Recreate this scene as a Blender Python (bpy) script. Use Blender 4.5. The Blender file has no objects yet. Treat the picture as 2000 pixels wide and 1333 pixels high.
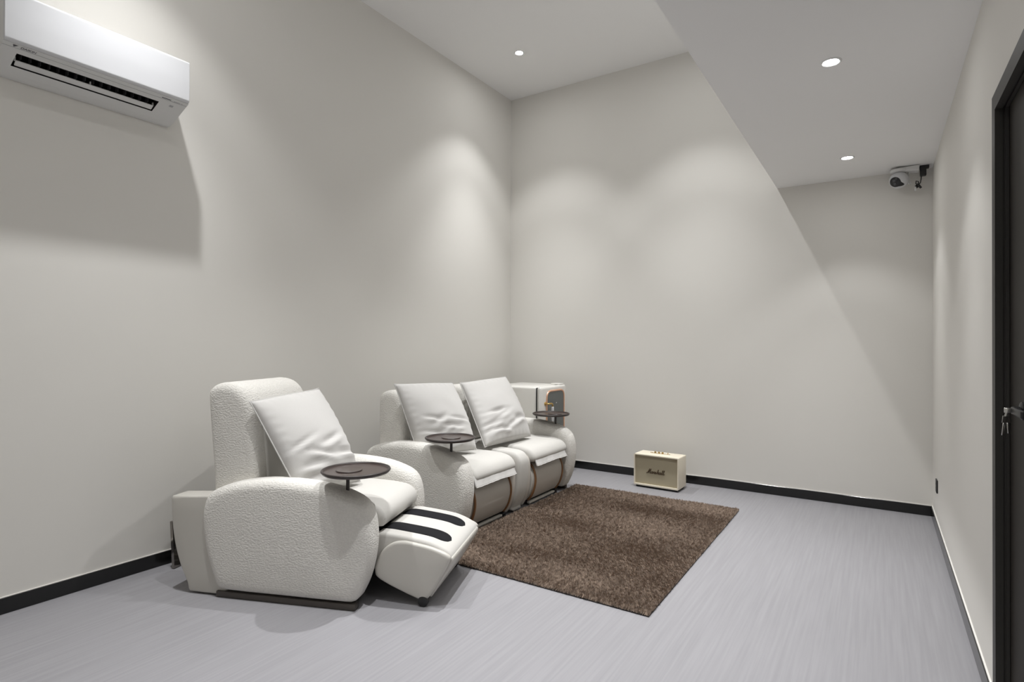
import bpy, bmesh, math, random
import numpy as np
from mathutils import Vector, Matrix, noise
random.seed(7); np.random.seed(7)
sc = bpy.context.scene
col = sc.collection

# ---------------------------------------------------------------- camera, light, exposure
H_CAM = 1.25
XL, XR, YB, YF = -3.378, 0.328, 5.153, -0.75        # left / right / back / front walls
HC, HS, XS = 3.917, 2.559, -0.714                   # high ceiling, soffit height, soffit edge
yaw, pit, rol = (math.radians(a) for a in (33.07, 0.3706, 0.2228))
fwd = Vector((-math.sin(yaw)*math.cos(pit), math.cos(yaw)*math.cos(pit), math.sin(pit)))
rgt = Vector((math.cos(yaw), math.sin(yaw), 0)); upv = rgt.cross(fwd)
r2 = rgt*math.cos(rol) + upv*math.sin(rol); u2 = upv*math.cos(rol) - rgt*math.sin(rol)
cd = bpy.data.cameras.new('camera'); cam = bpy.data.objects.new('camera', cd); col.objects.link(cam)
cd.sensor_width = 36; cd.lens = 1101.88/2000*36; cd.shift_y = -1.1/2000; cd.clip_start = 0.02
m = Matrix((r2, u2, -fwd)).transposed().to_4x4(); m.translation = (0, 0, H_CAM)
cam.matrix_world = m
sc.camera = cam
w = bpy.data.worlds.new('world'); sc.world = w; w.use_nodes = True
w.node_tree.nodes['Background'].inputs[0].default_value = (0.5, 0.5, 0.5, 1)
w.node_tree.nodes['Background'].inputs[1].default_value = 0.0
vs = sc.view_settings
vs.view_transform = 'Standard'; vs.look = 'None'; vs.gamma = 1; vs.use_curve_mapping = False
vs.exposure = 0.06
SPOT_HIGH, SPOT_LOW = 40.0, 14.5                     # watts of each downlight's outer beam; its core is CORE times that
CORE_HIGH, CORE_LOW = 4.5, 2.7
DISC_HIGH, DISC_LOW = 240.0, 110.0                    # glow of each lens (wide spill)
LAMP_COL = (0.985, 0.99, 1.0)
# x, y and relative output of each lamp, with its label
DOWNLIGHTS_HIGH = [(-2.76, 4.34, 1.0, 'lit downlight in the high ceiling near the back left corner'),
                   (-1.32, 4.34, 0.97, 'downlight in the high ceiling by the back wall, hidden above the soffit edge'),
                   (-2.76, 1.29, 1.05, 'downlight in the high ceiling above the air conditioner'),
                   (-1.32, 1.29, 1.0, 'downlight in the high ceiling above the front of the armchair'),
                   (-1.32, 2.81, 1.85, 'downlight in the high ceiling above the rug'),
                   (-1.32, -.235, 0.25, 'unseen fill downlight added in the high ceiling nearest the viewer')]  # last one is added out of view to lift the ambient light
DOWNLIGHTS_LOW = [(-0.187, 4.557), (-0.187, 2.975), (-0.187, 1.393), (-0.187, -0.19)]

# ---------------------------------------------------------------- materials
def mat(name, c, rough=0.6, metal=0.0, spec=0.5, sheen=0.0, coat=0.0, emit=None, estr=0):
    M = bpy.data.materials.new(name); M.use_nodes = True
    b = M.node_tree.nodes['Principled BSDF']
    b.inputs['Base Color'].default_value = (*c, 1); b.inputs['Roughness'].default_value = rough
    b.inputs['Metallic'].default_value = metal; b.inputs['Specular IOR Level'].default_value = spec
    b.inputs['Sheen Weight'].default_value = sheen; b.inputs['Coat Weight'].default_value = coat
    if emit:
        b.inputs['Emission Color'].default_value = (*emit, 1); b.inputs['Emission Strength'].default_value = estr
    return M
def bump(M, kind='noise', scale=80, strength=0.3, dist=0.004, detail=3, stretch=(1, 1, 1), c2=None, cfac=0.5, cscale=None, clo=.35, chi=.65, rot=(0,0,0)):
    """object-space relief and a gentle colour variation"""
    nt = M.node_tree; b = nt.nodes['Principled BSDF']
    tc = nt.nodes.new('ShaderNodeTexCoord'); mp = nt.nodes.new('ShaderNodeMapping')
    mp.inputs['Scale'].default_value = stretch; mp.inputs['Rotation'].default_value = rot
    nt.links.new(tc.outputs['Object'], mp.inputs['Vector'])
    if kind == 'voronoi':
        t = nt.nodes.new('ShaderNodeTexVoronoi'); t.feature = 'SMOOTH_F1'; out = t.outputs['Distance']
        t.inputs['Smoothness'].default_value = 0.6
    else:
        t = nt.nodes.new('ShaderNodeTexNoise'); t.inputs['Detail'].default_value = detail; out = t.outputs[0]
    t.inputs['Scale'].default_value = scale
    nt.links.new(mp.outputs[0], t.inputs['Vector'])
    if strength > 0:
        bp = nt.nodes.new('ShaderNodeBump'); bp.inputs['Strength'].default_value = strength; bp.inputs['Distance'].default_value = dist
        nt.links.new(out, bp.inputs['Height']); nt.links.new(bp.outputs[0], b.inputs['Normal'])
    if c2:
        src = out
        if cscale:
            t2 = nt.nodes.new('ShaderNodeTexNoise'); t2.inputs['Scale'].default_value = cscale; t2.inputs['Detail'].default_value = 5
            nt.links.new(mp.outputs[0], t2.inputs['Vector']); src = t2.outputs[0]
        mr = nt.nodes.new('ShaderNodeMapRange'); mr.inputs[1].default_value = clo; mr.inputs[2].default_value = chi
        mr.inputs[3].default_value = 0; mr.inputs[4].default_value = cfac
        nt.links.new(src, mr.inputs[0])
        mx = nt.nodes.new('ShaderNodeMix'); mx.data_type = 'RGBA'
        mx.inputs[6].default_value = b.inputs['Base Color'].default_value; mx.inputs[7].default_value = (*c2, 1)
        nt.links.new(mr.outputs[0], mx.inputs[0]); nt.links.new(mx.outputs[2], b.inputs['Base Color'])
    return M

M_wall = bump(mat('wall_paint', (.765, .746, .702), .75, spec=.25), scale=30, strength=.04, dist=.004, c2=(.75, .731, .688), cscale=1.3)
M_ceil = bump(mat('ceiling_paint', (.90, .895, .885), .85, spec=.2), scale=30, strength=.03, dist=.004)
M_floor = mat('vinyl_floor', (.274, .269, .282), .42, spec=.35)
bump(M_floor, scale=1.0, strength=.05, dist=.002, detail=6, stretch=(75, 1.9, 1), c2=(.316, .310, .325), clo=.34, chi=.74, cfac=1)
M_base = mat('black_skirting', (.010, .010, .010), .16, spec=.5)
M_caulk = mat('pale_caulk', (.78, .76, .72), .6)
M_boucle = bump(mat('cream_boucle', (.73, .71, .665), .95, spec=.15, sheen=.1), kind='noise', scale=125, strength=.9, dist=.005, detail=2, stretch=(.75, 1, 1.25), c2=(.66, .64, .60), clo=.4, chi=.62, cfac=.6)
M_linen = bump(mat('cream_seat_linen', (.58, .565, .53), .9, spec=.18, sheen=.1), scale=420, strength=.25, dist=.002, c2=(.535, .52, .488), cfac=.6)
M_pillow = bump(mat('ivory_pillow_cotton', (.585, .572, .55), .85, spec=.2, sheen=.15), scale=300, strength=.18, dist=.002, c2=(.55, .537, .515), cfac=.6)
M_leather = bump(mat('cream_leather', (.54, .52, .475), .42, spec=.45), scale=260, strength=.06, dist=.002)
M_leather2 = bump(mat('greige_leather', (.52, .49, .445), .5, spec=.4), scale=260, strength=.08, dist=.002)
M_tan = mat('tan_piping', (.23, .115, .05), .55)
M_black = mat('black_mesh_fabric', (.010, .010, .012), .85, spec=.2)
M_blackpl = mat('black_plastic', (.012, .012, .013), .4)
M_dmetal = mat('dark_bronze_metal', (.10, .09, .08), .38, metal=.85)
M_tray = bump(mat('dark_walnut_tray', (.050, .036, .032), .33, spec=.5, coat=.15), scale=14, strength=0, stretch=(1, 9, 1), c2=(.075, .055, .048))
M_trayrim = mat('tray_rim', (.030, .023, .021), .4)
M_white = mat('white_plastic', (.66, .665, .68), .32, spec=.45)
M_white2 = mat('white_plastic_matt', (.72, .72, .71), .5, spec=.35)
M_print = mat('grey_print', (.10, .10, .11), .6)
M_print2 = mat('pale_grey_print', (.42, .42, .43), .6)
M_dark_in = mat('dark_duct', (.012, .012, .013), .7)
M_vane = mat('grey_vane', (.10, .10, .105), .5)
M_cream = bump(mat('cream_speaker_vinyl', (.80, .735, .60), .5, spec=.4), scale=500, strength=.1, dist=.001)
M_grille = bump(mat('tan_speaker_cloth', (.43, .38, .275), .9, spec=.15), scale=700, strength=.4, dist=.001, c2=(.34, .30, .21), clo=.4, chi=.6)
M_brass = mat('brass', (.62, .42, .15), .3, metal=.9)
M_plate = mat('pale_brass_plate', (.55, .46, .33), .4, metal=.5)
M_bronze = mat('dark_brass_script', (.085, .055, .03), .45, metal=.2)
M_pinkgold = mat('rose_gold', (.80, .48, .33), .32, metal=.55)
M_fridge = mat('cream_enamel', (.80, .785, .74), .28, spec=.5, coat=.3)
M_fglass = mat('smoked_glass', (.115, .125, .12), .12, spec=.6)
M_door = bump(mat('dark_door_lacquer', (.026, .023, .020), .6, spec=.18), scale=3, strength=0, stretch=(12, 12, .8), c2=(.033, .028, .024))
M_frame = mat('dark_door_frame', (.042, .040, .036), .5, spec=.3)
M_steel = mat('steel_key', (.62, .61, .58), .28, metal=.95)
M_lens = mat('lit_lens_high', (.9, .9, .9), .5, emit=LAMP_COL, estr=DISC_HIGH)
M_lens2 = mat('lit_lens_low', (.9, .9, .9), .5, emit=LAMP_COL, estr=DISC_LOW)
M_ring = mat('white_trim_ring', (.82, .82, .81), .4)
M_cglass = mat('camera_glass', (.05, .05, .055), .25, spec=.6)
M_mirror = mat('dark_mirror_metal', (.30, .28, .26), .10, metal=.95)

# ---------------------------------------------------------------- helpers
def link(name, me, M, parent=None, smooth=True):
    o = bpy.data.objects.new(name, me); col.objects.link(o)
    if M: me.materials.append(M)
    if smooth:
        me.polygons.foreach_set('use_smooth', [True]*len(me.polygons))
    if parent: o.parent = parent
    return o
def obj(name, bm, M, parent=None, smooth=True, angle=None):
    bmesh.ops.recalc_face_normals(bm, faces=bm.faces)
    me = bpy.data.meshes.new(name); bm.to_mesh(me); bm.free()
    o = link(name, me, M, parent, smooth)
    if smooth and angle:
        me.set_sharp_from_angle(angle=math.radians(angle))
    return o
def tag(o, label, cat, group=None, kind=None):
    o['label'] = label
    if cat: o['category'] = cat
    if group: o['group'] = group
    if kind: o['kind'] = kind
    return o
def empty(name, loc, rz, label, cat, group=None):
    o = bpy.data.objects.new(name, None); col.objects.link(o)
    o.location = loc; o.rotation_euler = (0, 0, rz); o.empty_display_size = .1
    return tag(o, label, cat, group)
def struct(o):
    o['kind'] = 'structure'; return o
def box(bm, x0, x1, y0, y1, z0, z1):
    v = [bm.verts.new((x, y, z)) for x in (x0, x1) for y in (y0, y1) for z in (z0, z1)]
    for f in ((0,1,3,2),(4,6,7,5),(0,4,5,1),(2,3,7,6),(0,2,6,4),(1,5,7,3)):
        bm.faces.new([v[i] for i in f])
def rbox(x0, x1, y0, y1, z0, z1, r=.005, seg=3):
    bm = bmesh.new(); box(bm, x0, x1, y0, y1, z0, z1)
    if r > 0:
        bmesh.ops.bevel(bm, geom=bm.edges[:], offset=r, segments=seg, affect='EDGES', profile=.5)
    return bm
def spline(pts, n=96):
    """closed Catmull-Rom through pts, resampled evenly"""
    P = np.array(pts, float); k = len(P); out = []
    for i in range(k):
        p0, p1, p2, p3 = P[(i-1) % k], P[i], P[(i+1) % k], P[(i+2) % k]
        for t in np.linspace(0, 1, 16, endpoint=False):
            out.append(.5*((2*p1)+(-p0+p2)*t+(2*p0-5*p1+4*p2-p3)*t*t+(-p0+3*p1-3*p2+p3)*t**3))
    return resample(np.array(out), n)
def resample(Q, n):
    Q = np.vstack([Q, Q[:1]]); d = np.r_[0, np.cumsum(np.linalg.norm(np.diff(Q, axis=0), axis=1))]
    s = np.linspace(0, d[-1], n, endpoint=False)
    return np.c_[np.interp(s, d, Q[:, 0]), np.interp(s, d, Q[:, 1])]
def rounded(pts, r, seg=6):
    """polygon with each corner rounded (r scalar or list)"""
    P = [np.array(q, float) for q in pts]; out = []
    rs = r if isinstance(r, (list, tuple)) else [r]*len(P)
    for i, q in enumerate(P):
        a, c = P[i-1], P[(i+1) % len(P)]
        la, lc = np.linalg.norm(a-q), np.linalg.norm(c-q)
        rr = min(rs[i], la*.49, lc*.49)
        if rr < 1e-5: out.append(q); continue
        A, C = q+(a-q)/la*rr, q+(c-q)/lc*rr
        for t in np.linspace(0, 1, seg+1):
            out.append((1-t)**2*A+2*t*(1-t)*q+t*t*C)
    return np.array(out)
def slab(outline, l0, l1, r, bulge=0.0, n=5, rings=3):
    """profile in (u,z) swept across l0..l1 with rounded rims and softly domed cheeks"""
    Q = np.array(outline); k = len(Q)
    area = .5*np.sum(Q[:, 0]*np.roll(Q[:, 1], -1)-np.roll(Q[:, 0], -1)*Q[:, 1])
    if area < 0: Q = Q[::-1]
    T = np.roll(Q, -1, 0)-np.roll(Q, 1, 0); T /= np.linalg.norm(T, axis=1)[:, None]+1e-12
    N = np.c_[-T[:, 1], T[:, 0]]                   # inward for CCW
    c = Q.mean(0); bm = bmesh.new(); R = []
    r = min(r, (l1-l0)*.499)
    def ring(pts, l): R.append([bm.verts.new((u, l, z)) for u, z in pts])
    inner = Q+N*r
    for _ in range(30): inner = inner*.5+.25*(np.roll(inner, 1, 0)+np.roll(inner, -1, 0))
    D = inner-Q
    def cheek(l, s):
        for j in range(rings, 0, -1):
            f = j/(rings+1)
            ring(c+(inner-c)*(f), l+s*bulge*(1-f*f))
    L = []
    for j in range(rings):                          # near cheek from centre out
        f = (j+1)/(rings+1); ring(c+(inner-c)*f, l0-bulge*(1-f*f))
    for j in range(n+1):
        a = math.pi/2*j/n
        ring(Q+D*(1-math.sin(a)), l0+r*(1-math.cos(a)))
    for j in range(n+1):
        a = math.pi/2*(1-j/n)
        ring(Q+D*(1-math.sin(a)), l1-r*(1-math.cos(a)))
    for j in range(rings-1, -1, -1):
        f = (j+1)/(rings+1); ring(c+(inner-c)*f, l1+bulge*(1-f*f))
    for a, b in zip(R[:-1], R[1:]):
        for i in range(k):
            bm.faces.new((a[i], a[(i+1) % k], b[(i+1) % k], b[i]))
    bm.faces.new(R[0]); bm.faces.new(R[-1][::-1])
    bmesh.ops.remove_doubles(bm, verts=bm.verts[:], dist=1e-5)
    return bm
def lathe(prof, seg=48, M=None):
    """(r,z) profile about the z axis"""
    bm = bmesh.new(); R = []
    for r, z in prof:
        if r < 1e-6: R.append([bm.verts.new((0, 0, z))])
        else: R.append([bm.verts.new((r*math.cos(2*math.pi*i/seg), r*math.sin(2*math.pi*i/seg), z)) for i in range(seg)])
    for a, b in zip(R[:-1], R[1:]):
        for i in range(seg):
            j = (i+1) % seg
            if len(a) == 1 and len(b) == 1: continue
            if len(a) == 1: bm.faces.new((a[0], b[i], b[j]))
            elif len(b) == 1: bm.faces.new((a[i], a[j], b[0]))
            else: bm.faces.new((a[i], a[j], b[j], b[i]))
    if M is not None: bmesh.ops.transform(bm, matrix=M, verts=bm.verts[:])
    return bm
def tube(path, r, seg=8, closed=False, bm=None):
    bm = bm or bmesh.new(); P = [Vector(q) for q in path]; R = []; n = len(P)
    prev = None
    for i, q in enumerate(P):
        if closed: t = P[(i+1) % n]-P[i-1]
        else: t = P[min(i+1, n-1)]-P[max(i-1, 0)]
        t.normalize()
        ref = prev if prev else (Vector((0, 0, 1)) if abs(t.z) < .9 else Vector((1, 0, 0)))
        a = t.cross(ref); 
        if a.length < 1e-6: a = t.orthogonal()
        a.normalize(); b = a.cross(t); prev = b
        rr = r[i] if isinstance(r, (list, tuple)) else r
        R.append([bm.verts.new(q+(a*math.cos(2*math.pi*k/seg)+b*math.sin(2*math.pi*k/seg))*rr) for k in range(seg)])
    pairs = list(zip(R[:-1], R[1:]))+([(R[-1], R[0])] if closed else [])
    for A, B in pairs:
        for k in range(seg):
            bm.faces.new((A[k], A[(k+1) % seg], B[(k+1) % seg], B[k]))
    if not closed:
        bm.faces.new(R[0][::-1]); bm.faces.new(R[-1])
    return bm
def text_mesh(name, s, size, M, parent, mw, extrude=.0004, shear=0.0):
    cu = bpy.data.curves.new(name, 'FONT'); cu.body = s; cu.size = size; cu.extrude = extrude; cu.shear = shear
    cu.align_x = 'CENTER'; cu.align_y = 'CENTER'
    o = bpy.data.objects.new(name, cu); col.objects.link(o)
    dg = bpy.context.evaluated_depsgraph_get()
    me = bpy.data.meshes.new_from_object(o.evaluated_get(dg)); bpy.data.objects.remove(o)
    o = link(name, me, M, parent, smooth=False); o.matrix_local = mw
    return o
def frame(x, y, z, t):
    """matrix with columns x,y,z and origin t"""
    m = Matrix((Vector(x), Vector(y), Vector(z))).transposed().to_4x4(); m.translation = t; return m

# ---------------------------------------------------------------- room shell
T = .12
bm = bmesh.new(); box(bm, XL-T, XR+.3, YF-T, YB+T, -.1, 0); struct(obj('floor', bm, M_floor, smooth=False))
bm = bmesh.new(); box(bm, XL-T, XL, YF-T, YB+T, 0, HC); struct(obj('wall_left', bm, M_wall, smooth=False))
bm = bmesh.new(); box(bm, XL, XR+.3, YB, YB+T, 0, HC); struct(obj('wall_back', bm, M_wall, smooth=False))
bm = bmesh.new(); box(bm, XL, XR+.3, YF-T, YF, 0, HC); struct(obj('wall_front', bm, M_wall, smooth=False))
DY0, DY1, DZ = 1.47, 2.362, 2.03                     # door opening in the right wall
bm = bmesh.new()
box(bm, XR, XR+.18, DY1, YB, 0, HC); box(bm, XR, XR+.18, YF, DY0, 0, HC); box(bm, XR, XR+.18, DY0, DY1, DZ, HC)
struct(obj('wall_right', bm, M_wall, smooth=False))
bm = bmesh.new(); box(bm, XL-T, XR+.3, YF-T, YB+T, HC, HC+.1); struct(obj('ceiling', bm, M_ceil, smooth=False))
bm = bmesh.new(); box(bm, XS, XR, YF, YB, HS, HC); struct(obj('ceiling_soffit', bm, M_ceil, smooth=False))

# skirting with a pale bead of caulk along its top
def skirting(name, x0, x1, y0, y1, bead):
    o = struct(obj(name, rbox(x0, x1, y0, y1, 0, .074, .0015, 1), M_base, smooth=False))
    bm = bmesh.new(); box(bm, *bead, .0735, .0775); obj('caulk_bead', bm, M_caulk, o, smooth=False)
B = .010
skirting('baseboard_left', XL, XL+B, YF, YB, (XL, XL+.006, YF, YB))
skirting('baseboard_back', XL+B, XR-B, YB-B, YB, (XL+B, XR-B, YB-.006, YB))
skirting('baseboard_right', XR-B, XR, 2.396, YB, (XR-.006, XR, 2.396, YB))
skirting('baseboard_front', XL+B, XR-B, YF, YF+B, (XL+B, XR-B, YF, YF+.006))

# ---------------------------------------------------------------- door in the right wall
door = bpy.data.objects.new('door_1', None); col.objects.link(door); door.location = (XR, DY1, 0); struct(door)
def dloc(bm): 
    bmesh.ops.translate(bm, verts=bm.verts[:], vec=(-XR, -DY1, 0)); return bm
bm = bmesh.new()
for (y0, y1, z0, z1) in ((2.340, 2.394, 0, 2.058), (1.44, 1.494, 0, 2.058), (1.494, 2.340, 2.004, 2.058)):
    box(bm, XR-.020, XR, y0, y1, z0, z1)
obj('casing', dloc(bm), M_frame, door, smooth=False)
bm = bmesh.new()
for (y0, y1, z0, z1) in ((2.344, 2.362, 0, 2.03), (1.47, 1.488, 0, 2.03), (1.488, 2.344, 2.012, 2.03)):
    box(bm, XR, XR+.16, y0, y1, z0, z1)
obj('jamb', dloc(bm), M_frame, door, smooth=False)
bm = bmesh.new()
for (y0, y1, z0, z1) in ((2.336, 2.344, 0, 2.012), (1.488, 1.496, 0, 2.012), (1.496, 2.336, 2.004, 2.012)):
    box(bm, XR+.006, XR+.0145, y0, y1, z0, z1)
obj('seal_strip', dloc(bm), M_frame, door, smooth=False)
leaf = obj('door_leaf', dloc(rbox(XR+.016, XR+.056, 1.490, 2.342, .006, 2.010, .002, 1)), M_door, door, smooth=False)
ky, kz = 2.125, 1.066
RX = Matrix.Rotation(-math.pi/2, 4, 'Y')            # z axis -> -x
rose = obj('rosette', dloc(lathe([(0, 0), (.026, 0), (.026, .007), (.022, .010), (.012, .011), (.012, .024), (0, .024)], 32, Matrix.Translation((XR+.016, ky, kz)) @ RX)), M_blackpl, leaf, angle=40)
bm = slab(rounded([(XR-.013, kz-.011), (XR+.001, kz-.011), (XR+.001, kz+.011), (XR-.013, kz+.011)], .005, 3), ky-.125, ky+.012, .004, 0, 3, 1)
obj('lever_handle', dloc(bm), M_blackpl, leaf, angle=40)
kx = XR-.013
key = obj('key', dloc(rbox(kx-.016, kx+.004, ky-.001, ky+.001, kz-.007, kz+.007, .0008, 1)), M_steel, leaf)
ring = [(kx-.011+.002*math.cos(a), ky+.009*math.sin(a), kz-.009+.009*math.cos(a)) for a in np.linspace(0, 2*math.pi, 20, endpoint=False)]
obj('key_ring', dloc(tube(ring, .0012, 6, True)), M_steel, leaf)
for dx, rz_, ln in ((-.003, .10, .056), (.003, -.06, .050)):
    bm = rbox(-.007, .007, -.001, .001, -.020, 0, .0008, 1); box(bm, -.003, .003, -.0009, .0009, -ln, -.018)
    bmesh.ops.transform(bm, matrix=Matrix.Translation((kx-.011+dx, ky+dx, kz-.016)) @ Matrix.Rotation(rz_, 4, 'Y') @ Matrix.Rotation(.6, 4, 'Z'), verts=bm.verts[:])
    obj('spare_key', dloc(bm), M_steel, leaf)

# ---------------------------------------------------------------- wall socket
s = empty('wall_socket', (XR, 4.758, .304), 0, 'small black socket plate low on the right wall near the back corner', 'socket')
obj('plate', rbox(-.009, 0, -.043, .043, -.043, .043, .003, 2), M_blackpl, s)
bm = bmesh.new()
for q in ((-.012, .014), (.012, .014), (0, -.012)): box(bm, -.0095, -.0085, q[0]-.0015, q[0]+.0015, q[1]-.006, q[1]+.006)
obj('slot', bm, M_dark_in, s, smooth=False)

# ---------------------------------------------------------------- downlights
def downlight(x, y, z, lens, watts, core, label, group):
    d = empty('downlight', (x, y, z), 0, label, 'downlight', group)
    obj('trim_ring', lathe([(.031, -.001), (.036, -.005), (.043, -.004), (.045, 0)], 40), M_ring, d)
    obj('lens', lathe([(0, -.0025), (.032, -.0025), (.032, -.001)], 40), lens, d)
    for nm, e, size, blend in (('beam_rim', watts, 94, .5), ('beam_core', watts*core, 66, 1.0)):
        ld = bpy.data.lights.new(nm, 'SPOT'); ld.energy = e; ld.color = LAMP_COL
        ld.spot_size = math.radians(size); ld.spot_blend = blend; ld.shadow_soft_size = .032
        lo = bpy.data.objects.new(nm, ld); col.objects.link(lo); lo.parent = d; lo.location = (0, 0, -.04)
for x, y, g, lb in DOWNLIGHTS_HIGH: downlight(x, y, HC, M_lens, SPOT_HIGH*g, CORE_HIGH, lb, 'downlights in the high ceiling')
ll = ['lit downlight in the low soffit nearest the security camera', 'lit downlight in the low soffit, larger and nearer the viewer',
      'downlight in the low soffit beside the door', 'downlight in the low soffit behind the viewer']
for (x, y), lb in zip(DOWNLIGHTS_LOW, ll): downlight(x, y, HS, M_lens2, SPOT_LOW, CORE_LOW, lb, 'downlights in the low soffit')

# unseen unlit pendant disc, added to cast the soft shade on the high ceiling
pd = empty('unseen_pendant', (-2.05, 2.83, HC), 0, 'unseen round unlit pendant disc, added to shade the middle of the high ceiling', 'lamp')
obj('shade', lathe([(0, -.150), (.50, -.150), (.515, -.160), (.515, -.185), (.50, -.195), (0, -.195)], 72), M_ring, pd, angle=40)
obj('ceiling_rose', lathe([(0, -.022), (.055, -.022), (.06, -.016), (.06, 0)], 32), M_ring, pd, angle=40)
obj('stem', lathe([(0, -.16), (.009, -.16), (.009, -.02), (0, -.02)], 16), M_ring, pd, angle=40)

# ---------------------------------------------------------------- rug
RX0, RX1, RY0, RY1 = -2.248, -0.885, 2.515, 4.50
rug = empty('shag_rug', ((RX0+RX1)/2, (RY0+RY1)/2, 0), 0, 'brown shaggy rectangular rug on the floor in front of the sofa', 'rug')
hx, hy = (RX1-RX0)/2, (RY1-RY0)/2
bm = rbox(-hx, hx, -hy, hy, .0005, .008, .003, 1)
M_back = mat('rug_backing', (.022, .017, .014), .9)
obj('backing', bm, M_back, rug)
nb = 420000
bx = np.random.uniform(-hx, hx, nb); by = np.random.uniform(-hy, hy, nb)
def field(x, y, seed, n=26):
    rg = np.random.RandomState(seed); f = np.zeros_like(x)
    for i in range(n):
        k = rg.uniform(2, 16); a = rg.uniform(0, 2*math.pi); f += np.sin(k*1.0*(x*math.cos(a)*.55+y*math.sin(a)*1.25)+rg.uniform(0, 6.28))/math.sqrt(n)
    return f
f1, f2 = field(bx, by, 3), field(bx, by, 5)
cell = .012; ci = ((bx+hx)/cell).astype(int); cj = ((by+hy)/cell).astype(int)
tuft = np.random.rand(ci.max()+1, cj.max()+1, 4)[ci, cj]
ht = np.random.uniform(.016, .022, nb)*(.80+.45*tuft[:, 0])*(1+.06*f2)
ang = np.random.uniform(0, 2*math.pi, nb); lean = np.random.uniform(.0, .005, nb)
tx = lean*np.cos(ang)+.004*f1+.012*(tuft[:, 1]-.5); ty = lean*np.sin(ang)+.004*f2+.012*(tuft[:, 2]-.5)
wd = np.random.uniform(.0018, .0032, nb); wa = np.random.uniform(0, math.pi, nb)
wx, wy = wd*np.cos(wa), wd*np.sin(wa)
V = np.zeros((nb, 3, 3), np.float32)
V[:, 0] = np.c_[bx-wx, by-wy, np.full(nb, .006)]; V[:, 1] = np.c_[bx+wx, by+wy, np.full(nb, .006)]
V[:, 2] = np.c_[np.clip(bx+tx, -hx-.008, hx+.008), np.clip(by+ty, -hy-.008, hy+.008), ht]
me = bpy.data.meshes.new('pile'); me.vertices.add(nb*3); me.loops.add(nb*3); me.polygons.add(nb)
me.vertices.foreach_set('co', V.ravel()); me.loops.foreach_set('vertex_index', np.arange(nb*3, dtype=np.int32))
me.polygons.foreach_set('loop_start', np.arange(0, nb*3, 3, dtype=np.int32)); me.update()
M_pile = bump(mat('brown_pile', (.265, .190, .138), .8, spec=.25, sheen=.2), scale=2.2, strength=0, stretch=(1, 2.2, 1), c2=(.44, .345, .272), cscale=110, clo=.38, chi=.72, cfac=.9)
pile = link('pile', me, M_pile, rug, smooth=False); pile['kind'] = 'stuff'

# ---------------------------------------------------------------- seating
ARM = spline([(0.004, .036), (.12, .030), (.40, .030), (.64, .030), (.722, .034), (.758, .085), (.787, .155), (.808, .25), (.815, .34), (.800, .443),
              (.757, .508), (.651, .553), (.538, .575), (.391, .586), (.241, .584), (.070, .556), (-.050, .506), (-.086, .435), (-.090, .35), (-.076, .25),
              (-.054, .175), (-.024, .09)], 120)
AT = .14
def arm(parent, l0):
    a = obj('armrest', slab(ARM, l0, l0+AT, .046, .006, 7, 5), M_boucle, parent)
    return a
def rear_box(parent, l0, l1):
    o = rounded([(-.275, .478), (.05, .496), (.05, .008), (-.170, .008), (-.176, .055), (-.215, .126), (-.247, .22), (-.265, .32)], [.012, .01, .01, .006, .01, .02, .05, .05], 5)
    b = obj('rear_side_box', slab(resample(o, 110), l0, l1, .010, .002, 4, 2), M_leather, parent, angle=50)
    b['label'] = 'smooth cream leather box'
def runner(parent, l0, l1, u1=.738):
    r = obj('floor_runner', rbox(.0, u1, l0, l1, .002, .031, .003, 2), M_dmetal, parent, angle=40); r['label'] = 'dark metal runner under the armrest'
def tray(parent, pu, pl, cu, cl, pole_z0=.54):
    t = obj('tray_table', lathe([(0, .632), (.148, .632), (.156, .634), (.160, .640), (.159, .648), (.155, .650), (.151, .647), (.149, .641), (0, .641)], 72, Matrix.Translation((cu, cl, 0))), M_tray, parent, angle=35)
    t['label'] = 'round dark swivel tray'
    obj('rim', tube([(cu+.1565*math.cos(a), cl+.1565*math.sin(a), .645) for a in np.linspace(0, 2*math.pi, 72, endpoint=False)], .0062, 8, True), M_trayrim, t)
    obj('cup_disc', lathe([(0, .6415), (.060, .6415), (.062, .644), (.060, .6465), (.056, .6460), (0, .6455)], 48, Matrix.Translation((pu+(cu-pu)*.15, pl+(cl-pl)*.15, 0))), M_tray, t, angle=35)
    obj('post', lathe([(0, pole_z0-.05), (.0085, pole_z0-.05), (.0085, .632), (0, .632)], 20, Matrix.Translation((pu, pl, 0))), M_trayrim, t, angle=40)
def backrest(parent, l0, l1, ub, ztop, lean, thick=.255, zb=.30):
    """boucle shell with two wings and a smooth inset front panel; lean = rearward shift of the top"""
    def sh(u, z): return (u-lean*(z-.5)/.5, z)
    pr = [sh(ub, zb), sh(ub, .55), sh(ub, ztop-.10), sh(ub+.012, ztop-.035), sh(ub+.065, ztop-.004), sh(ub+.13, ztop), sh(ub+.195, ztop-.022),
          sh(ub+thick-.018, ztop-.075), sh(ub+thick, ztop-.16), sh(ub+thick+.005, .62), sh(ub+thick-.01, .50), sh(ub+thick-.03, zb)]
    w = .085
    shell = obj('backrest', slab(spline(pr, 110), l0, l1, .045, .006, 7, 4), M_boucle, parent)
    # padded head band and inset front panel
    f = ub+thick
    pn = [sh(f-.05, .46), sh(f+.004, .48), sh(f+.014, .62), sh(f+.012, ztop-.17), sh(f+.002, ztop-.105), sh(f-.05, ztop-.10)]
    p = obj('front_panel', slab(spline(pn, 60), l0+w, l1-w, .012, .0, 4, 2), M_linen, shell)
    seam = [(sh(f-.006, ztop-.088)[0]+.003, l, ztop-.088) for l in np.linspace(l0+.03, l1-.03, 12)]
    obj('seam', tube(seam, .0022, 6), M_linen, shell)
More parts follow.
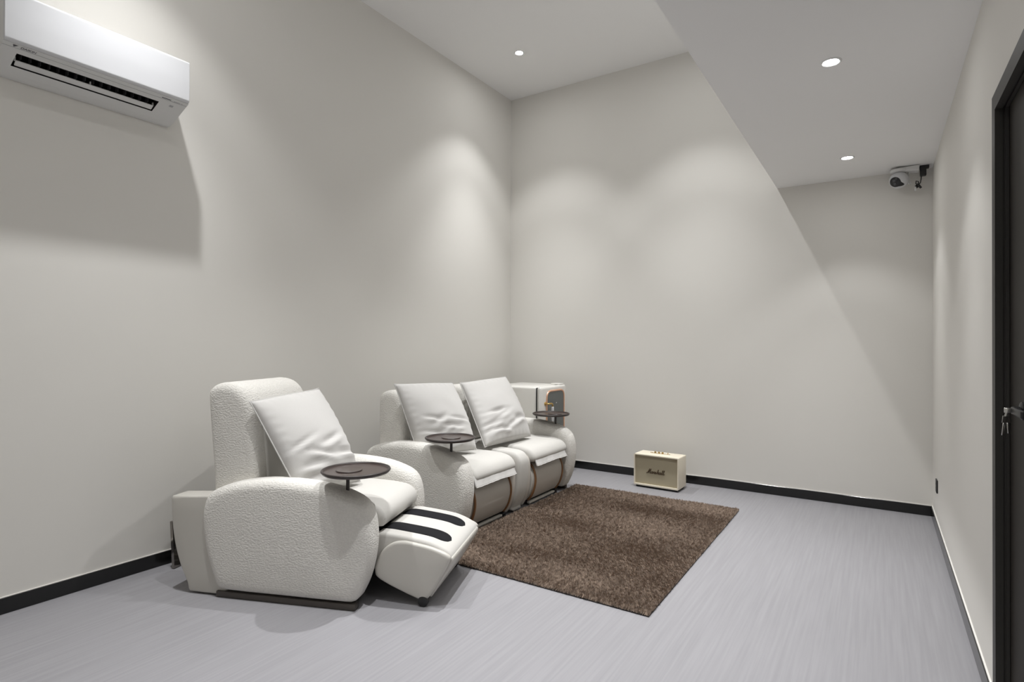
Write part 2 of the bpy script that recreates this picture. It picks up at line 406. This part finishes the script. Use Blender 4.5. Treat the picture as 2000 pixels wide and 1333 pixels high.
def pillow(name, TL, TR, BR, BL, thick, label, group, seed, nrm):
    """plump square cushion through four corner points"""
    TL, TR, BR, BL = map(Vector, (TL, TR, BR, BL)); n = 44; bm = bmesh.new()
    c = (TL+TR+BR+BL)/4; base = c.copy(); base.z = min(BL.z, BR.z)
    nv = Vector(nrm).normalized(); G = {}
    rg = random.Random(seed); folds = [(rg.uniform(-.8, .6), rg.uniform(.10, .85), rg.uniform(.15, .42), rg.uniform(.035, .07), rg.uniform(-.45, .35)) for _ in range(12)]
    for side in (1, -1):
        for i in range(n+1):
            for j in range(n+1):
                s, t = i/n*2-1, j/n*2-1
                edge = max(abs(s), abs(t))
                if side == -1 and edge > .9999: G[(side, i, j)] = G[(1, i, j)]; continue
                # edges bow inwards between the corners
                ss = s*(1+.006*(1-t*t)+.02*abs(t)**8); tt = t*(1+.006*(1-s*s)+.02*abs(s)**8)
                top = TL.lerp(TR, (ss+1)/2); bot = BL.lerp(BR, (ss+1)/2); q = top.lerp(bot, (tt+1)/2)
                h = ((1-s*s)*(1-t*t))**.40*(1-.06*(s*s+t*t))
                h *= 1+.10*t
                d = thick*h
                if side == 1:
                    for (fs, ft, fl, fw, sl) in folds:
                        dx = s-fs; dy = (t-ft)-sl*dx
                        if abs(dx) < fl*2.2: d += -.015*math.exp(-(dy/fw)**2)*math.exp(-(dx/fl)**2)*(h**.5) + .011*math.exp(-((dy-fw*1.9)/fw)**2)*math.exp(-(dx/fl)**2)*(h**.5)
                    d += .006*noise.noise(Vector((s*2.2+seed, t*2.2, seed)))*h
                    pk = max(0, edge-.80)/.2
                    d += .004*math.sin((s if abs(t) > abs(s) else t)*34+seed)*pk*(1-pk)*4*h
                G[(side, i, j)] = bm.verts.new(q+nv*d*side*(1 if side == 1 else .35)-base)
        for i in range(n):
            for j in range(n):
                f = [G[(side, i, j)], G[(side, i+1, j)], G[(side, i+1, j+1)], G[(side, i, j+1)]]
                bm.faces.new(f if side == 1 else f[::-1])
    root = bpy.data.objects.new(name, None); col.objects.link(root); root.location = base
    tag(root, label, 'cushion', group)
    pth = []
    ij = [(i, 0) for i in range(n)]+[(n, j) for j in range(n)]+[(i, n) for i in range(n, 0, -1)]+[(0, j) for j in range(n, 0, -1)]
    pth = [G[(1, i, j)].co.copy() for i, j in ij]
    obj('cover', bm, M_pillow, root)
    obj('piping', tube(pth, .0032, 6, True), M_pillow, root)
    return root

# ---- armchair with its footrest swung out
CA = math.radians(21.6); CO = Vector((-2.737, 1.55, 0))
chair = empty('recliner_armchair', CO, CA, 'cream boucle recliner armchair with its footrest swung out', 'armchair', 'cream recliners')
def cw(u, l, z):
    return CO+Vector((math.cos(CA)*u-math.sin(CA)*l, math.sin(CA)*u+math.cos(CA)*l, z))
LN, LF = -.022, .600
arm(chair, LN); arm(chair, LF)
rear_box(chair, .0, .112); rear_box(chair, .612, .724)
runner(chair, -.012, .03); runner(chair, .688, .730)
obj('base_frame', rbox(-.16, .66, .122, .596, .012, .33, .01, 2), M_black, chair)
back = backrest(chair, .085, .625, -.105, 1.045, .045)
seat = obj('seat', slab(spline([(.10, .36), (.10, .46), (.30, .478), (.55, .476), (.70, .468), (.775, .452), (.815, .415), (.815, .372), (.78, .350), (.5, .35), (.3, .35)], 90), .121, .597, .03, .004, 5, 3), M_linen, chair)
seat_lip = [(.80, l, .388-.006*math.sin((l-.13)*7)) for l in np.linspace(.14, .58, 14)]
obj('seam', tube([(.816, l, .392) for l in np.linspace(.14, .58, 14)], .003, 6), M_linen, seat)
# footrest
FB = spline([(.770, .150), (.81, .105), (.985, .036), (1.045, .032), (1.10, .115), (1.158, .205), (1.166, .232), (1.145, .264), (1.08, .294), (1.02, .309), (.90, .324), (.82, .330), (.775, .318), (.755, .27), (.752, .20)], 110)
FS = spline([(.782, .155), (.81, .110), (.985, .040), (1.045, .034), (1.10, .112), (1.158, .218), (1.156, .250), (1.08, .279), (1.00, .294), (.93, .302), (.872, .290), (.825, .255), (.795, .205)], 110)
foot = obj('footrest', slab(FB, .118, .600, .016, .0, 4, 3), M_linen, chair)
for l0, l1 in ((.098, .128), (.590, .618)):
    c = obj('side_panel', slab(FS, l0, l1, .012, .004, 4, 4), M_leather, foot); c['label'] = 'smooth cream leather side'
fr = rounded([(1.062, .035), (1.172, .214), (1.170, .238), (1.156, .238), (1.045, .045)], .008, 4)
obj('front_panel', slab(resample(fr, 60), .122, .594, .008, 0, 3, 2), M_leather, foot)
def top_z(u):
    pts = FB[FB[:, 1] > .24]; pts = pts[np.argsort(pts[:, 0])]; return float(np.interp(u, pts[:, 0], pts[:, 1]))
def stripe(l0, l1, u0, u1, name='massage_slot'):
    bm = bmesh.new(); nu, nl = 40, 8; R = []
    lc, hw = (l0+l1)/2, (l1-l0)/2
    for i in range(nu+1):
        u = u0+(u1-u0)*i/nu; row = []
        e = max(0, (u-(u1-hw))/hw); e0 = max(0, ((u0+hw)-u)/hw); k = math.sqrt(max(0.0, 1-max(e, e0)**2))
        for j in range(nl+1):
            q = j/nl*2-1; row.append(bm.verts.new((u, lc+hw*k*q, top_z(u)+.0022*(1-q*q)**.5*k+.0012)))
        R.append(row)
    for a, b in zip(R[:-1], R[1:]):
        for j in range(nl): bm.faces.new((a[j], a[j+1], b[j+1], b[j]))
    ret = bmesh.ops.extrude_face_region(bm, geom=bm.faces[:])
    bmesh.ops.translate(bm, verts=[v for v in ret['geom'] if isinstance(v, bmesh.types.BMVert)], vec=(0, 0, -.006))
    s_ = obj(name, bm, M_black, foot); s_['label'] = 'black sunken strip'
stripe(.185, .290, .77, 1.128); stripe(.425, .530, .77, 1.128)
wheel = Matrix.Translation((1.036, .132, .022)) @ Matrix.Rotation(math.pi/2, 4, 'X')
for l in (.124, .612):
    obj('roller', lathe([(0, 0), (.021, 0), (.025, .003), (.025, .025), (.021, .028), (0, .028)], 28, Matrix.Translation((1.030, l, .0255)) @ Matrix.Rotation(math.pi/2, 4, 'X')), M_blackpl, foot, angle=40)
for l in (.19, .47):
    obj('link_arm', tube([(.55, l, .20), (.72, l, .10), (.90, l, .12)], .010, 8), M_blackpl, foot)
bm = bmesh.new(); box(bm, -.012, .004, .240, .50, .004, .262)
bmesh.ops.transform(bm, matrix=Matrix.Translation((-.47, 0, 0)) @ Matrix.Rotation(-.06, 4, 'Y'), verts=bm.verts[:])
rp = obj('rear_plate', bm, M_mirror, chair, smooth=False); rp['label'] = 'dark polished metal plate'
obj('rear_strut', rbox(-.47, -.15, .30, .38, .03, .06, .004, 2), M_dmetal, chair)
tray(chair, .667, .05, .707, .055)

# ---- two-seat sofa
SB = math.radians(.7); SO = Vector((-2.975, 2.790, 0))
sofa = empty('recliner_sofa', SO, SB, 'cream two-seat recliner sofa against the left wall behind the armchair', 'sofa', 'cream recliners')
W = 1.622
arm(sofa, -.022); arm(sofa, W-.022-AT)
runner(sofa, -.012, .03, .715); runner(sofa, W-.074, W-.032, .715)
obj('base_frame', rbox(-.16, .655, .122, W-.166, .012, .33, .01, 2), M_black, sofa)
SEATS = ((.122, .640), (.880, 1.452))
PAN = ((.140, .592), (.926, 1.388))
backrest(sofa, .09, .768, -.055, .915, .0, .238); backrest(sofa, .782, W-.134, -.055, .915, .0, .238)
SEATP = spline([(.10, .36), (.10, .45), (.35, .462), (.58, .464), (.69, .458), (.755, .438), (.790, .395), (.786, .36), (.73, .345), (.5, .35), (.3, .35)], 90)
PANP = spline([(.60, .06), (.675, .042), (.712, .05), (.752, .11), (.774, .19), (.768, .26), (.738, .315), (.69, .335), (.60, .33), (.58, .2)], 90)
WING = spline([(.50, .03), (.68, .022), (.712, .04), (.748, .12), (.764, .22), (.765, .33), (.752, .382), (.72, .405), (.6, .41), (.5, .40), (.48, .2)], 90)
CONS = spline([(.10, .06), (.67, .020), (.715, .04), (.760, .13), (.782, .24), (.790, .36), (.778, .41), (.740, .445), (.66, .457), (.4, .460), (.12, .455), (.08, .3)], 110)
for (a0, a1), (p0, p1) in zip(SEATS, PAN):
    st = obj('seat', slab(SEATP, a0, a1, .035, .004, 5, 3), M_linen, sofa)
    # ruffled flap hanging from the seat front
    bm = bmesh.new(); n, k = 40, 8; R = []
    f0, f1 = p0-.020, p1+.018
    for i in range(n+1):
        t = i/n; row = []
        for j in range(k+1):
            s_ = j/k; wv = .0016*math.sin(t*47+s_*3)*s_+.002*math.sin(t*15+1)*s_
            row.append(bm.verts.new((.778+.030*s_+wv, f0+(f1-f0)*(t*(1-.03*(1-s_))+.015*(1-s_)), .392-.068*s_-.002*math.sin(t*9)*s_)))
        R.append(row)
    for a, b in zip(R[:-1], R[1:]):
        for j in range(k): bm.faces.new((a[j], a[j+1], b[j+1], b[j]))
    edge = [R[i][k].co.copy() for i in range(n+1)]
    ret = bmesh.ops.extrude_face_region(bm, geom=bm.faces[:])
    bmesh.ops.translate(bm, verts=[v for v in ret['geom'] if isinstance(v, bmesh.types.BMVert)], vec=(-.010, 0, -.004))
    fl = obj('seat_flap', bm, M_pillow, sofa); obj('hem', tube(edge, .003, 6), M_pillow, fl)
    pn = obj('footrest', slab(PANP, p0, p1, .022, .004, 5, 3), M_leather2, sofa); pn['label'] = 'folded greige leather footrest'
    for le, sgn in ((p0+.004, 1), (p1-.004, -1)):
        obj('side_trim', slab(PANP*[1.0, 1]+[-.012, -.002], min(le, le-sgn*.022), max(le, le-sgn*.022), .008, .001, 4, 2), M_leather, pn)
        pth = [(u+.001, le+sgn*.003, z) for u, z in PANP if u > .68]
        q = PANP[np.argsort(np.arctan2(PANP[:, 1]-.2, PANP[:, 0]-.6))]; q = q[q[:, 0] > .70]
        obj('piping', tube([(u+.0005, le+sgn*.005, z) for u, z in q], .009, 6), M_tan, pn)
    for f in (.30, .72):
        lc = p0+(p1-p0)*f
        bm = lathe([(0, 0), (.045, 0), (.045, .006), (0, .008)], 28, Matrix.Translation((.728, lc, .325)) @ Matrix.Rotation(math.radians(38), 4, 'Y') @ Matrix.Diagonal((.7, 1.1, 1, 1)))
        obj('massage_slot', bm, M_black, pn, angle=40)
    obj('foot_rail', rbox(.690, .718, p0+.02, p1-.03, .012, .030, .005, 2), M_leather, sofa)
    obj('foot', rbox(.66, .716, p1-.02, p1+.02, .001, .034, .005, 2), M_blackpl, sofa)
obj('console_wing', slab(WING, .590, .676, .026, .004, 5, 3), M_leather2, sofa)
obj('center_console', slab(CONS, .683, .826, .026, .005, 5, 3), M_linen, sofa)
obj('console_wing', slab(WING, .833, .895, .026, .004, 5, 3), M_leather2, sofa)
tray(sofa, .652, .055, .655, .040); tray(sofa, .632, 1.530, .592, 1.520)

# ---- loose cushions
pillow('throw_pillow', cw(.135, .055, .955), cw(.235, .515, .985), cw(.545, .415, .500), cw(.40, .075, .500), .105, 'ivory cushion leaning in the armchair', 'ivory throw cushions', 3, (math.cos(CA)*.85-.0, math.sin(CA)*.85, .5))
pillow('throw_pillow', (-2.745, 2.768, .972), (-2.735, 3.365, .948), (-2.425, 3.255, .495), (-2.62, 2.870, .490), .105, 'ivory cushion at the near end of the sofa, behind the tray', 'ivory throw cushions', 8, (.83, 0, .5))
pillow('throw_pillow', (-2.735, 3.466, .942), (-2.735, 4.097, .961), (-2.43, 4.013, .490), (-2.45, 3.400, .490), .105, 'brighter ivory cushion at the far end of the sofa', 'ivory throw cushions', 14, (.83, 0, .5))

# ---------------------------------------------------------------- retro mini fridge
FX, FY0, FY1, FZ = -2.585, 4.455, 4.955, .856
fr_ = empty('mini_fridge', (-2.85, (FY0+FY1)/2, 0), 0, 'cream retro mini fridge with glass door in the back left corner', 'fridge')
def floc(bm): bmesh.ops.translate(bm, verts=bm.verts[:], vec=(2.85, -(FY0+FY1)/2, 0)); return bm
obj('body', floc(rbox(-3.12, -2.640, FY0, FY1, .025, FZ, .022, 4)), M_fridge, fr_)
obj('gasket', floc(rbox(-2.642, -2.632, FY0+.008, FY1-.008, .035, FZ-.008, .003, 1)), M_blackpl, fr_)
dr = obj('fridge_door', floc(rbox(-2.633, FX, FY0, FY1, .03, FZ+.002, .026, 5)), M_fridge, fr_)
def yzloop(y0, y1, z0, z1, r, n=8):
    return rounded([(y0, z0), (y1, z0), (y1, z1), (y0, z1)], r, n)
lp = yzloop(FY0+.105, FY1-.055, .12, FZ-.045, .075)
obj('door_trim', floc(tube([(FX+.001, y, z) for y, z in lp], .0095, 8, True)), M_pinkgold, dr)
bm = bmesh.new(); a = [bm.verts.new((FX+.003, y, z)) for y, z in lp]; b = [bm.verts.new((FX-.004, y, z)) for y, z in lp]
bm.faces.new(a); bm.faces.new(b[::-1])
for i in range(len(lp)): bm.faces.new((a[i-1], a[i], b[i], b[i-1]))
gl = obj('door_glass', floc(bm), M_fglass, dr, smooth=False)
bm = bmesh.new(); box(bm, FX+.003, FX+.0036, 4.735, 4.757, .688, .698); obj('badge', floc(bm), M_print2, gl, smooth=False)
hyy, hz_ = 4.535, .700
hd = obj('handle', floc(tube([(FX-.002, hyy, hz_), (FX+.030, hyy, hz_), (FX+.040, hyy+.006, hz_), (FX+.042, hyy+.04, hz_+.002), (FX+.042, hyy+.062, hz_-.004), (FX+.042, hyy+.066, hz_-.03)], .0075, 10)), M_brass, dr)
obj('bracket', floc(lathe([(0, 0), (.017, 0), (.017, .006), (.010, .012), (0, .012)], 24, Matrix.Translation((FX, hyy, hz_)) @ Matrix.Rotation(math.pi/2, 4, 'Y'))), M_brass, hd, angle=40)
obj('grip', floc(tube([(FX+.042, hyy+.066, z) for z in (hz_-.03, hz_-.045, hz_-.10, hz_-.155, hz_-.17)], [.010, .0125, .0135, .0125, .010], 14)), M_white, hd)
obj('bracket', floc(tube([(FX+.042, hyy+.066, hz_-.17), (FX+.042, hyy+.066, hz_-.19), (FX+.03, hyy+.05, hz_-.20), (FX-.002, hyy+.04, hz_-.20)], .0075, 10)), M_brass, hd)
obj('hinge_cover', floc(rbox(-2.70, -2.60, FY1-.11, FY1-.02, FZ, FZ+.012, .004, 2)), M_fridge, fr_)
for x in (-3.06, -2.70):
    for y in (FY0+.05, FY1-.05):
        obj('foot', floc(lathe([(0, 0), (.018, 0), (.018, .03), (0, .03)], 16, Matrix.Translation((x, y, 0)))), M_blackpl, fr_, angle=40)

# ---------------------------------------------------------------- cream guitar-amp style speaker
sp = empty('amp_speaker', (-1.614, 4.875, 0), math.radians(-2.2), 'cream amplifier-style speaker with script lettering on the floor by the back wall', 'speaker')
SW, SD, S0, S1 = .200, .092, .018, .290
bm = rbox(-SW, SW, -SD, SD, S0, S1, .009, 3)
obj('cabinet', bm, M_cream, sp)
# rim standing proud of the grille
rim_o = rounded([(-SW+.001, S0+.001), (SW-.001, S0+.001), (SW-.001, S1-.001), (-SW+.001, S1-.001)], .009, 4)
rim_i = rounded([(-SW+.010, S0+.014), (SW-.010, S0+.014), (SW-.010, S1-.010), (-SW+.010, S1-.010)], .004, 4)
bm = bmesh.new(); y0, y1 = -SD-.020, -SD+.012
Rg = [[bm.verts.new((x, y, z)) for x, z in L] for L, y in ((rim_o, y1), (rim_o, y0), (rim_i, y0), (rim_i, y1))]
k = len(rim_o)
for a, b in zip(Rg, Rg[1:]+Rg[:1]):
    for i in range(k): bm.faces.new((a[i-1], a[i], b[i], b[i-1]))
obj('front_rim', bm, M_cream, sp, angle=30)
gr = obj('grille', rbox(-SW+.008, SW-.008, -SD-.004, -SD+.006, S0+.012, S1-.008, .001, 1), M_grille, sp, smooth=False)
# script lettering: slanted joined strokes in letter units
def stroke(pts, n=10):
    P = np.array(pts, float); out = []
    for i in range(len(P)-1):
        p0, p1, p2, p3 = P[max(i-1, 0)], P[i], P[i+1], P[min(i+2, len(P)-1)]
        for t in np.linspace(0, 1, n, endpoint=False):
            out.append(.5*((2*p1)+(-p0+p2)*t+(2*p0-5*p1+4*p2-p3)*t*t+(-p0+3*p1-3*p2+p3)*t**3))
    out.append(P[-1]); return out
A_ = [(.85, .9), (.45, 1.0), (.08, .6), (.15, .1), (.5, .05), (.85, .55), (.9, 1.0), (.82, .3), (.95, 0), (1.2, .2)]
letters = [
    (0.0, [[(-.55, .35), (-.35, .02), (.05, .35), (.45, 1.6), (.62, 2.2), (.50, 1.0), (.45, .05)], [(.45, .05), (.9, 1.2), (1.35, 2.2), (1.28, 1.0), (1.3, .2), (1.5, .02), (1.8, .35)]]),
    (1.8, [A_]), (3.0, [[(0, .2), (.25, 1.0), (.3, .85), (.65, .95), (.5, .6), (.5, .1), (.8, .1)]]),
    (3.8, [[(0, .1), (.45, 1.05), (.55, .5), (.6, .1), (.25, 0), (.1, .15)], [(.6, .1), (.95, .25)]]),
    (4.75, [[(0, .2), (.4, 1.3), (.5, 2.0), (.32, 1.9), (.25, .9), (.2, 0)], [(.2, .3), (.55, 1.0), (.8, .8), (.72, .15), (.95, .05), (1.15, .25)]]),
    (5.9, [A_]), (7.1, [[(0, .2), (.4, 1.3), (.52, 2.0), (.34, 1.95), (.26, .9), (.3, .1), (.55, .05), (.75, .25)]]),
    (7.85, [[(0, .2), (.4, 1.3), (.52, 2.0), (.34, 1.95), (.26, .9), (.3, .1), (.6, .05), (1.0, .45)]])]
bm = bmesh.new(); sc_ = .0185
for x0, strs in letters:
    for st in strs:
        path = [((x0+x+.28*y-4.6)*sc_*.93, -SD-.0065, (y-1)*sc_*.95+.148) for x, y in stroke(st)]
        tube(path, .0026, 6, False, bm)
logo = obj('script_logo', bm, M_bronze, sp); logo['label'] = 'dark script lettering reading Marshall'
pl = obj('control_plate', rbox(-.085, .085, -.016, .016, S1-.001, S1+.002, .001, 1), M_plate, sp, smooth=False)
for x in (-.045, -.012, .021): obj('knob', lathe([(0, 0), (.009, 0), (.0085, .012), (.007, .014), (0, .014)], 20, Matrix.Translation((x, 0, S1+.002))), M_brass, pl, angle=40)
for x in (-.085, -.07): obj('switch', rbox(x-.004, x+.004, -.004, .004, S1+.002, S1+.007, .001, 1), M_brass, pl)
obj('toggle', tube([(.068, 0, S1+.002), (.070, 0, S1+.016)], [.003, .0035], 10), M_brass, pl)
obj('base_plinth', rbox(-SW+.015, SW-.015, -SD-.006, SD-.012, .001, S0+.002, .003, 1), M_blackpl, sp)

# ---------------------------------------------------------------- air conditioner
AY0, AY1 = .828, 1.602
ac = empty('air_conditioner', (XL, (AY0+AY1)/2, 2.475), 0, 'white wall-mounted split air conditioner high on the left wall', 'air conditioner')
def aloc(bm): bmesh.ops.translate(bm, verts=bm.verts[:], vec=(0, -(AY0+AY1)/2, -2.475)); return bm
P1, P2 = (.228, 2.548), (.062, 2.476)
def fac(t): return (P1[0]+(P2[0]-P1[0])*t, P1[1]+(P2[1]-P1[1])*t)
TA, TB = .28, .745; SY0, SY1 = AY0+.058, AY1-.128
Yc = [AY0, SY0, SY1, AY1]; Tc = [0, TA, TB, 1]
bm = bmesh.new()
g = [[bm.verts.new((fac(t)[0], y, fac(t)[1])) for y in Yc] for t in Tc]
for i in range(3):
    for j in range(3):
        if i == 1 and j == 1: continue
        bm.faces.new((g[i][j], g[i][j+1], g[i+1][j+1], g[i+1][j]))
rest = [(.03, 2.468), (.002, 2.468), (.002, 2.770), (.205, 2.770), (.222, 2.76)]
prev = g[3]; rows = []
for q in rest:
    row = [bm.verts.new((q[0], y, q[1])) for y in (AY0, AY1)]; rows.append(row)
bm.faces.new((g[3][0], g[3][1], g[3][2], g[3][3], rows[0][1], rows[0][0]))
for a, b in zip(rows[:-1], rows[1:]): bm.faces.new((a[0], a[1], b[1], b[0]))
bm.faces.new((rows[-1][0], rows[-1][1], g[0][3], g[0][2], g[0][1], g[0][0]))
bm.faces.new([g[i][0] for i in range(4)]+[r[0] for r in rows]); bm.faces.new([g[i][3] for i in range(4)]+[r[1] for r in rows])
body = obj('housing', aloc(bm), M_white2, ac, smooth=False)
# duct behind the slot
bm = bmesh.new(); dn = Vector((-.38, 0, .925))
def fp(t, y, dep): q = fac(t); return bm.verts.new((q[0]-.045*dep, y, q[1]+.075*dep))
o4 = [fp(TA, SY0, 0), fp(TA, SY1, 0), fp(TB, SY1, 0), fp(TB, SY0, 0)]; i4 = [fp(TA, SY0, 1), fp(TA, SY1, 1), fp(TB, SY1, 1), fp(TB, SY0, 1)]
for i in range(4): bm.faces.new((o4[i-1], o4[i], i4[i], i4[i-1]))
bm.faces.new(i4); obj('duct', aloc(bm), M_dark_in, body, smooth=False)
# front panel: a gently curved plate
fo = rounded([(.218, 2.776), (.240, 2.772), (.241, 2.66), (.240, 2.556), (.228, 2.549), (.222, 2.56)], .006, 4)
obj('front_panel', aloc(slab(resample(fo, 80), AY0-.001, AY1+.001, .004, 0, 3, 1)), M_white, ac, angle=40)
# flap in the slot
q0, q1 = fac(.53), fac(.69)
fl = rounded([(q0[0]-.002, q0[1]+.006), (q1[0]+.001, q1[1]+.002), (q1[0]+.001, q1[1]-.002), (q0[0], q0[1]+.001)], .002, 3)
flap = obj('louver_flap', aloc(slab(fl, SY0+.008, SY1-.008, .002, 0, 2, 1)), M_white2, ac, angle=40)
for i in range(16):
    y = SY0+.03+(SY1-SY0-.06)*i/15; bm = bmesh.new(); a, b = fac(.34), fac(.60)
    box(bm, b[0]-.030, a[0]-.040, y-.0012, y+.0012, a[1]+.004, a[1]+.030); obj('vane', aloc(bm), M_vane, body, smooth=False)
for y in (SY0+.006, (SY0+SY1)/2, SY1-.010):
    bm = bmesh.new(); a = fac(.52); box(bm, a[0]-.012, a[0]-.002, y-.002, y+.002, a[1]+.001, a[1]+.018); obj('flap_hinge', aloc(bm), M_white2, flap, smooth=False)
bm = bmesh.new(); s0 = fac(.115); box(bm, s0[0]-.0012, s0[0]+.0008, AY0+.0, AY1-.0, s0[1]-.0009, s0[1]+.0004); obj('seam', aloc(bm), M_print2, body, smooth=False)
# printing: logo at the left, small marks at the right end
td = Vector((P2[0]-P1[0], 0, P2[1]-P1[1])).normalized(); nx = Vector((0, 1, 0)); nz = nx.cross(-td)
def fmat(t, y, off=.0012):
    q = fac(t); v = Vector((q[0], y-(AY0+AY1)/2, q[1]-2.475))+nz*off; return frame(nx, -td, nz, v)
text_mesh('logo_text', 'DAIKIN', .0165, M_print, body, fmat(.06, AY0+.088), .0003, .15)
bm = bmesh.new(); vs_ = [bm.verts.new(v) for v in ((-.008, .007, 0), (.011, .007, 0), (-.003, -.008, 0))]; bm.faces.new(vs_)
o = obj('logo_mark', bm, M_print, body, smooth=False); o.matrix_local = fmat(.055, AY0+.041, .001)
bm = bmesh.new()
for x, w_ in ((-.020, .004), (-.012, .003), (-.004, .004), (.004, .003), (.012, .004), (.019, .002)): box(bm, x-w_, x+w_, -.0024, .0024, 0, .0005)
o = obj('print_marks', bm, M_print, body, smooth=False); o.matrix_local = fmat(.07, AY1-.105, .0006)
bm = bmesh.new()
for i, x in enumerate((-.02, -.012, -.004, .004, .018)): box(bm, x-.0022, x+.0022, -.002, .002, 0, .0006)
o = obj('indicator_marks', bm, M_print2, body, smooth=False); o.matrix_local = fmat(.085, AY1-.045, .0006)
bm = bmesh.new(); box(bm, -.009, .009, -.007, .007, 0, .0006); o = obj('sensor_window', bm, M_print2, body, smooth=False); o.matrix_local = fmat(.30, AY1-.065, .0006)

# ---------------------------------------------------------------- security camera under the soffit
sv = empty('security_camera', (.150, 5.05, HS), 0, 'white dome security camera under the soffit in the back right corner', 'camera')
bm = slab(rounded([(-.03, -.036), (.092, -.044), (.092, -.002), (-.03, -.006)], .008, 4), -.060, .030, .006, 0, 3, 1)
obj('mount_bracket', bm, M_white2, sv, angle=40)
obj('collar', lathe([(0, -.012), (.050, -.014), (.054, -.022), (.050, -.034), (.036, -.040), (0, -.040)], 40, Matrix.Translation((-.032, -.028, 0))), M_white2, sv, angle=40)
hc = Vector((-.030, -.030, -.092))
head = obj('camera_head', lathe([(0, .060)]+[(.060*math.sin(a), .060*math.cos(a)) for a in np.linspace(.15, math.pi-.15, 22)]+[(0, -.060)], 40, Matrix.Translation(hc)), M_white, sv)
# black face patch following the ball
fd = Vector((-.46, -.80, -.42)).normalized(); fx_ = fd.cross(Vector((0, 0, 1))).normalized(); fy_ = fx_.cross(fd)
bm = bmesh.new(); R = []
for i in range(9):
    rr = i/8; row = []
    for j in range(40):
        a = 2*math.pi*j/40; ext = .66*(1+.75*math.exp(-((a-3.85)/.33)**2))
        th = rr*ext; d = fd*math.cos(th)+(fx_*math.cos(a)+fy_*math.sin(a))*math.sin(th)
        row.append(bm.verts.new(hc+d*.0608))
    R.append(row)
for a, b in zip(R[:-1], R[1:]):
    for j in range(40): bm.faces.new((a[j-1], a[j], b[j], b[j-1]))
bmesh.ops.remove_doubles(bm, verts=bm.verts[:], dist=1e-6)
face = obj('lens_face', bm, M_blackpl, head)
for dz, r_ in ((.012, .012), (-.012, .012)):
    c = hc+(fd+fy_*dz/.055*1.0).normalized()*.0605
    obj('lens', lathe([(0, 0), (r_, 0), (r_*.9, .002), (r_*.5, .003), (0, .0025)], 20, Matrix.Translation(c) @ fd.to_track_quat('Z', 'Y').to_matrix().to_4x4()), M_cglass, face, angle=40)
for dx in (0, .014):
    obj('antenna_cable', tube([(.012+dx, -.010, -.04), (.016+dx, -.008, -.075), (.026+dx, -.005, -.105), (.034+dx, -.004, -.125)], .004, 8), M_white2, sv)
pw = empty('power_adapter', (.268, 5.06, HS), 0, 'black power adapter with cable plugged in beside the security camera', 'adapter')
obj('plug_box', rbox(-.020, .018, -.02, .02, -.074, -.006, .006, 3), M_blackpl, pw)
obj('plug_base', rbox(-.022, .034, -.022, .022, -.022, 0, .003, 2), M_blackpl, pw)
obj('cable', tube([(-.012, -.01, -.07), (-.014, -.012, -.10), (-.018, -.016, -.125), (-.03, -.02, -.140), (-.045, -.02, -.128), (-.043, -.015, -.108), (-.03, -.012, -.112), (-.026, -.014, -.135), (-.014, -.018, -.155)], .0035, 8), M_blackpl, pw)
obj('connector', tube([(-.040, -.02, -.132), (-.024, -.02, -.150), (-.014, -.02, -.164)], .0075, 10), M_blackpl, pw)
obj('connector', tube([(-.048, -.02, -.142), (-.034, -.02, -.160)], .0060, 10), M_blackpl, pw)
obj('connector', tube([(-.047, -.02, -.150), (-.047, -.02, -.178)], .0055, 10), M_white2, pw)
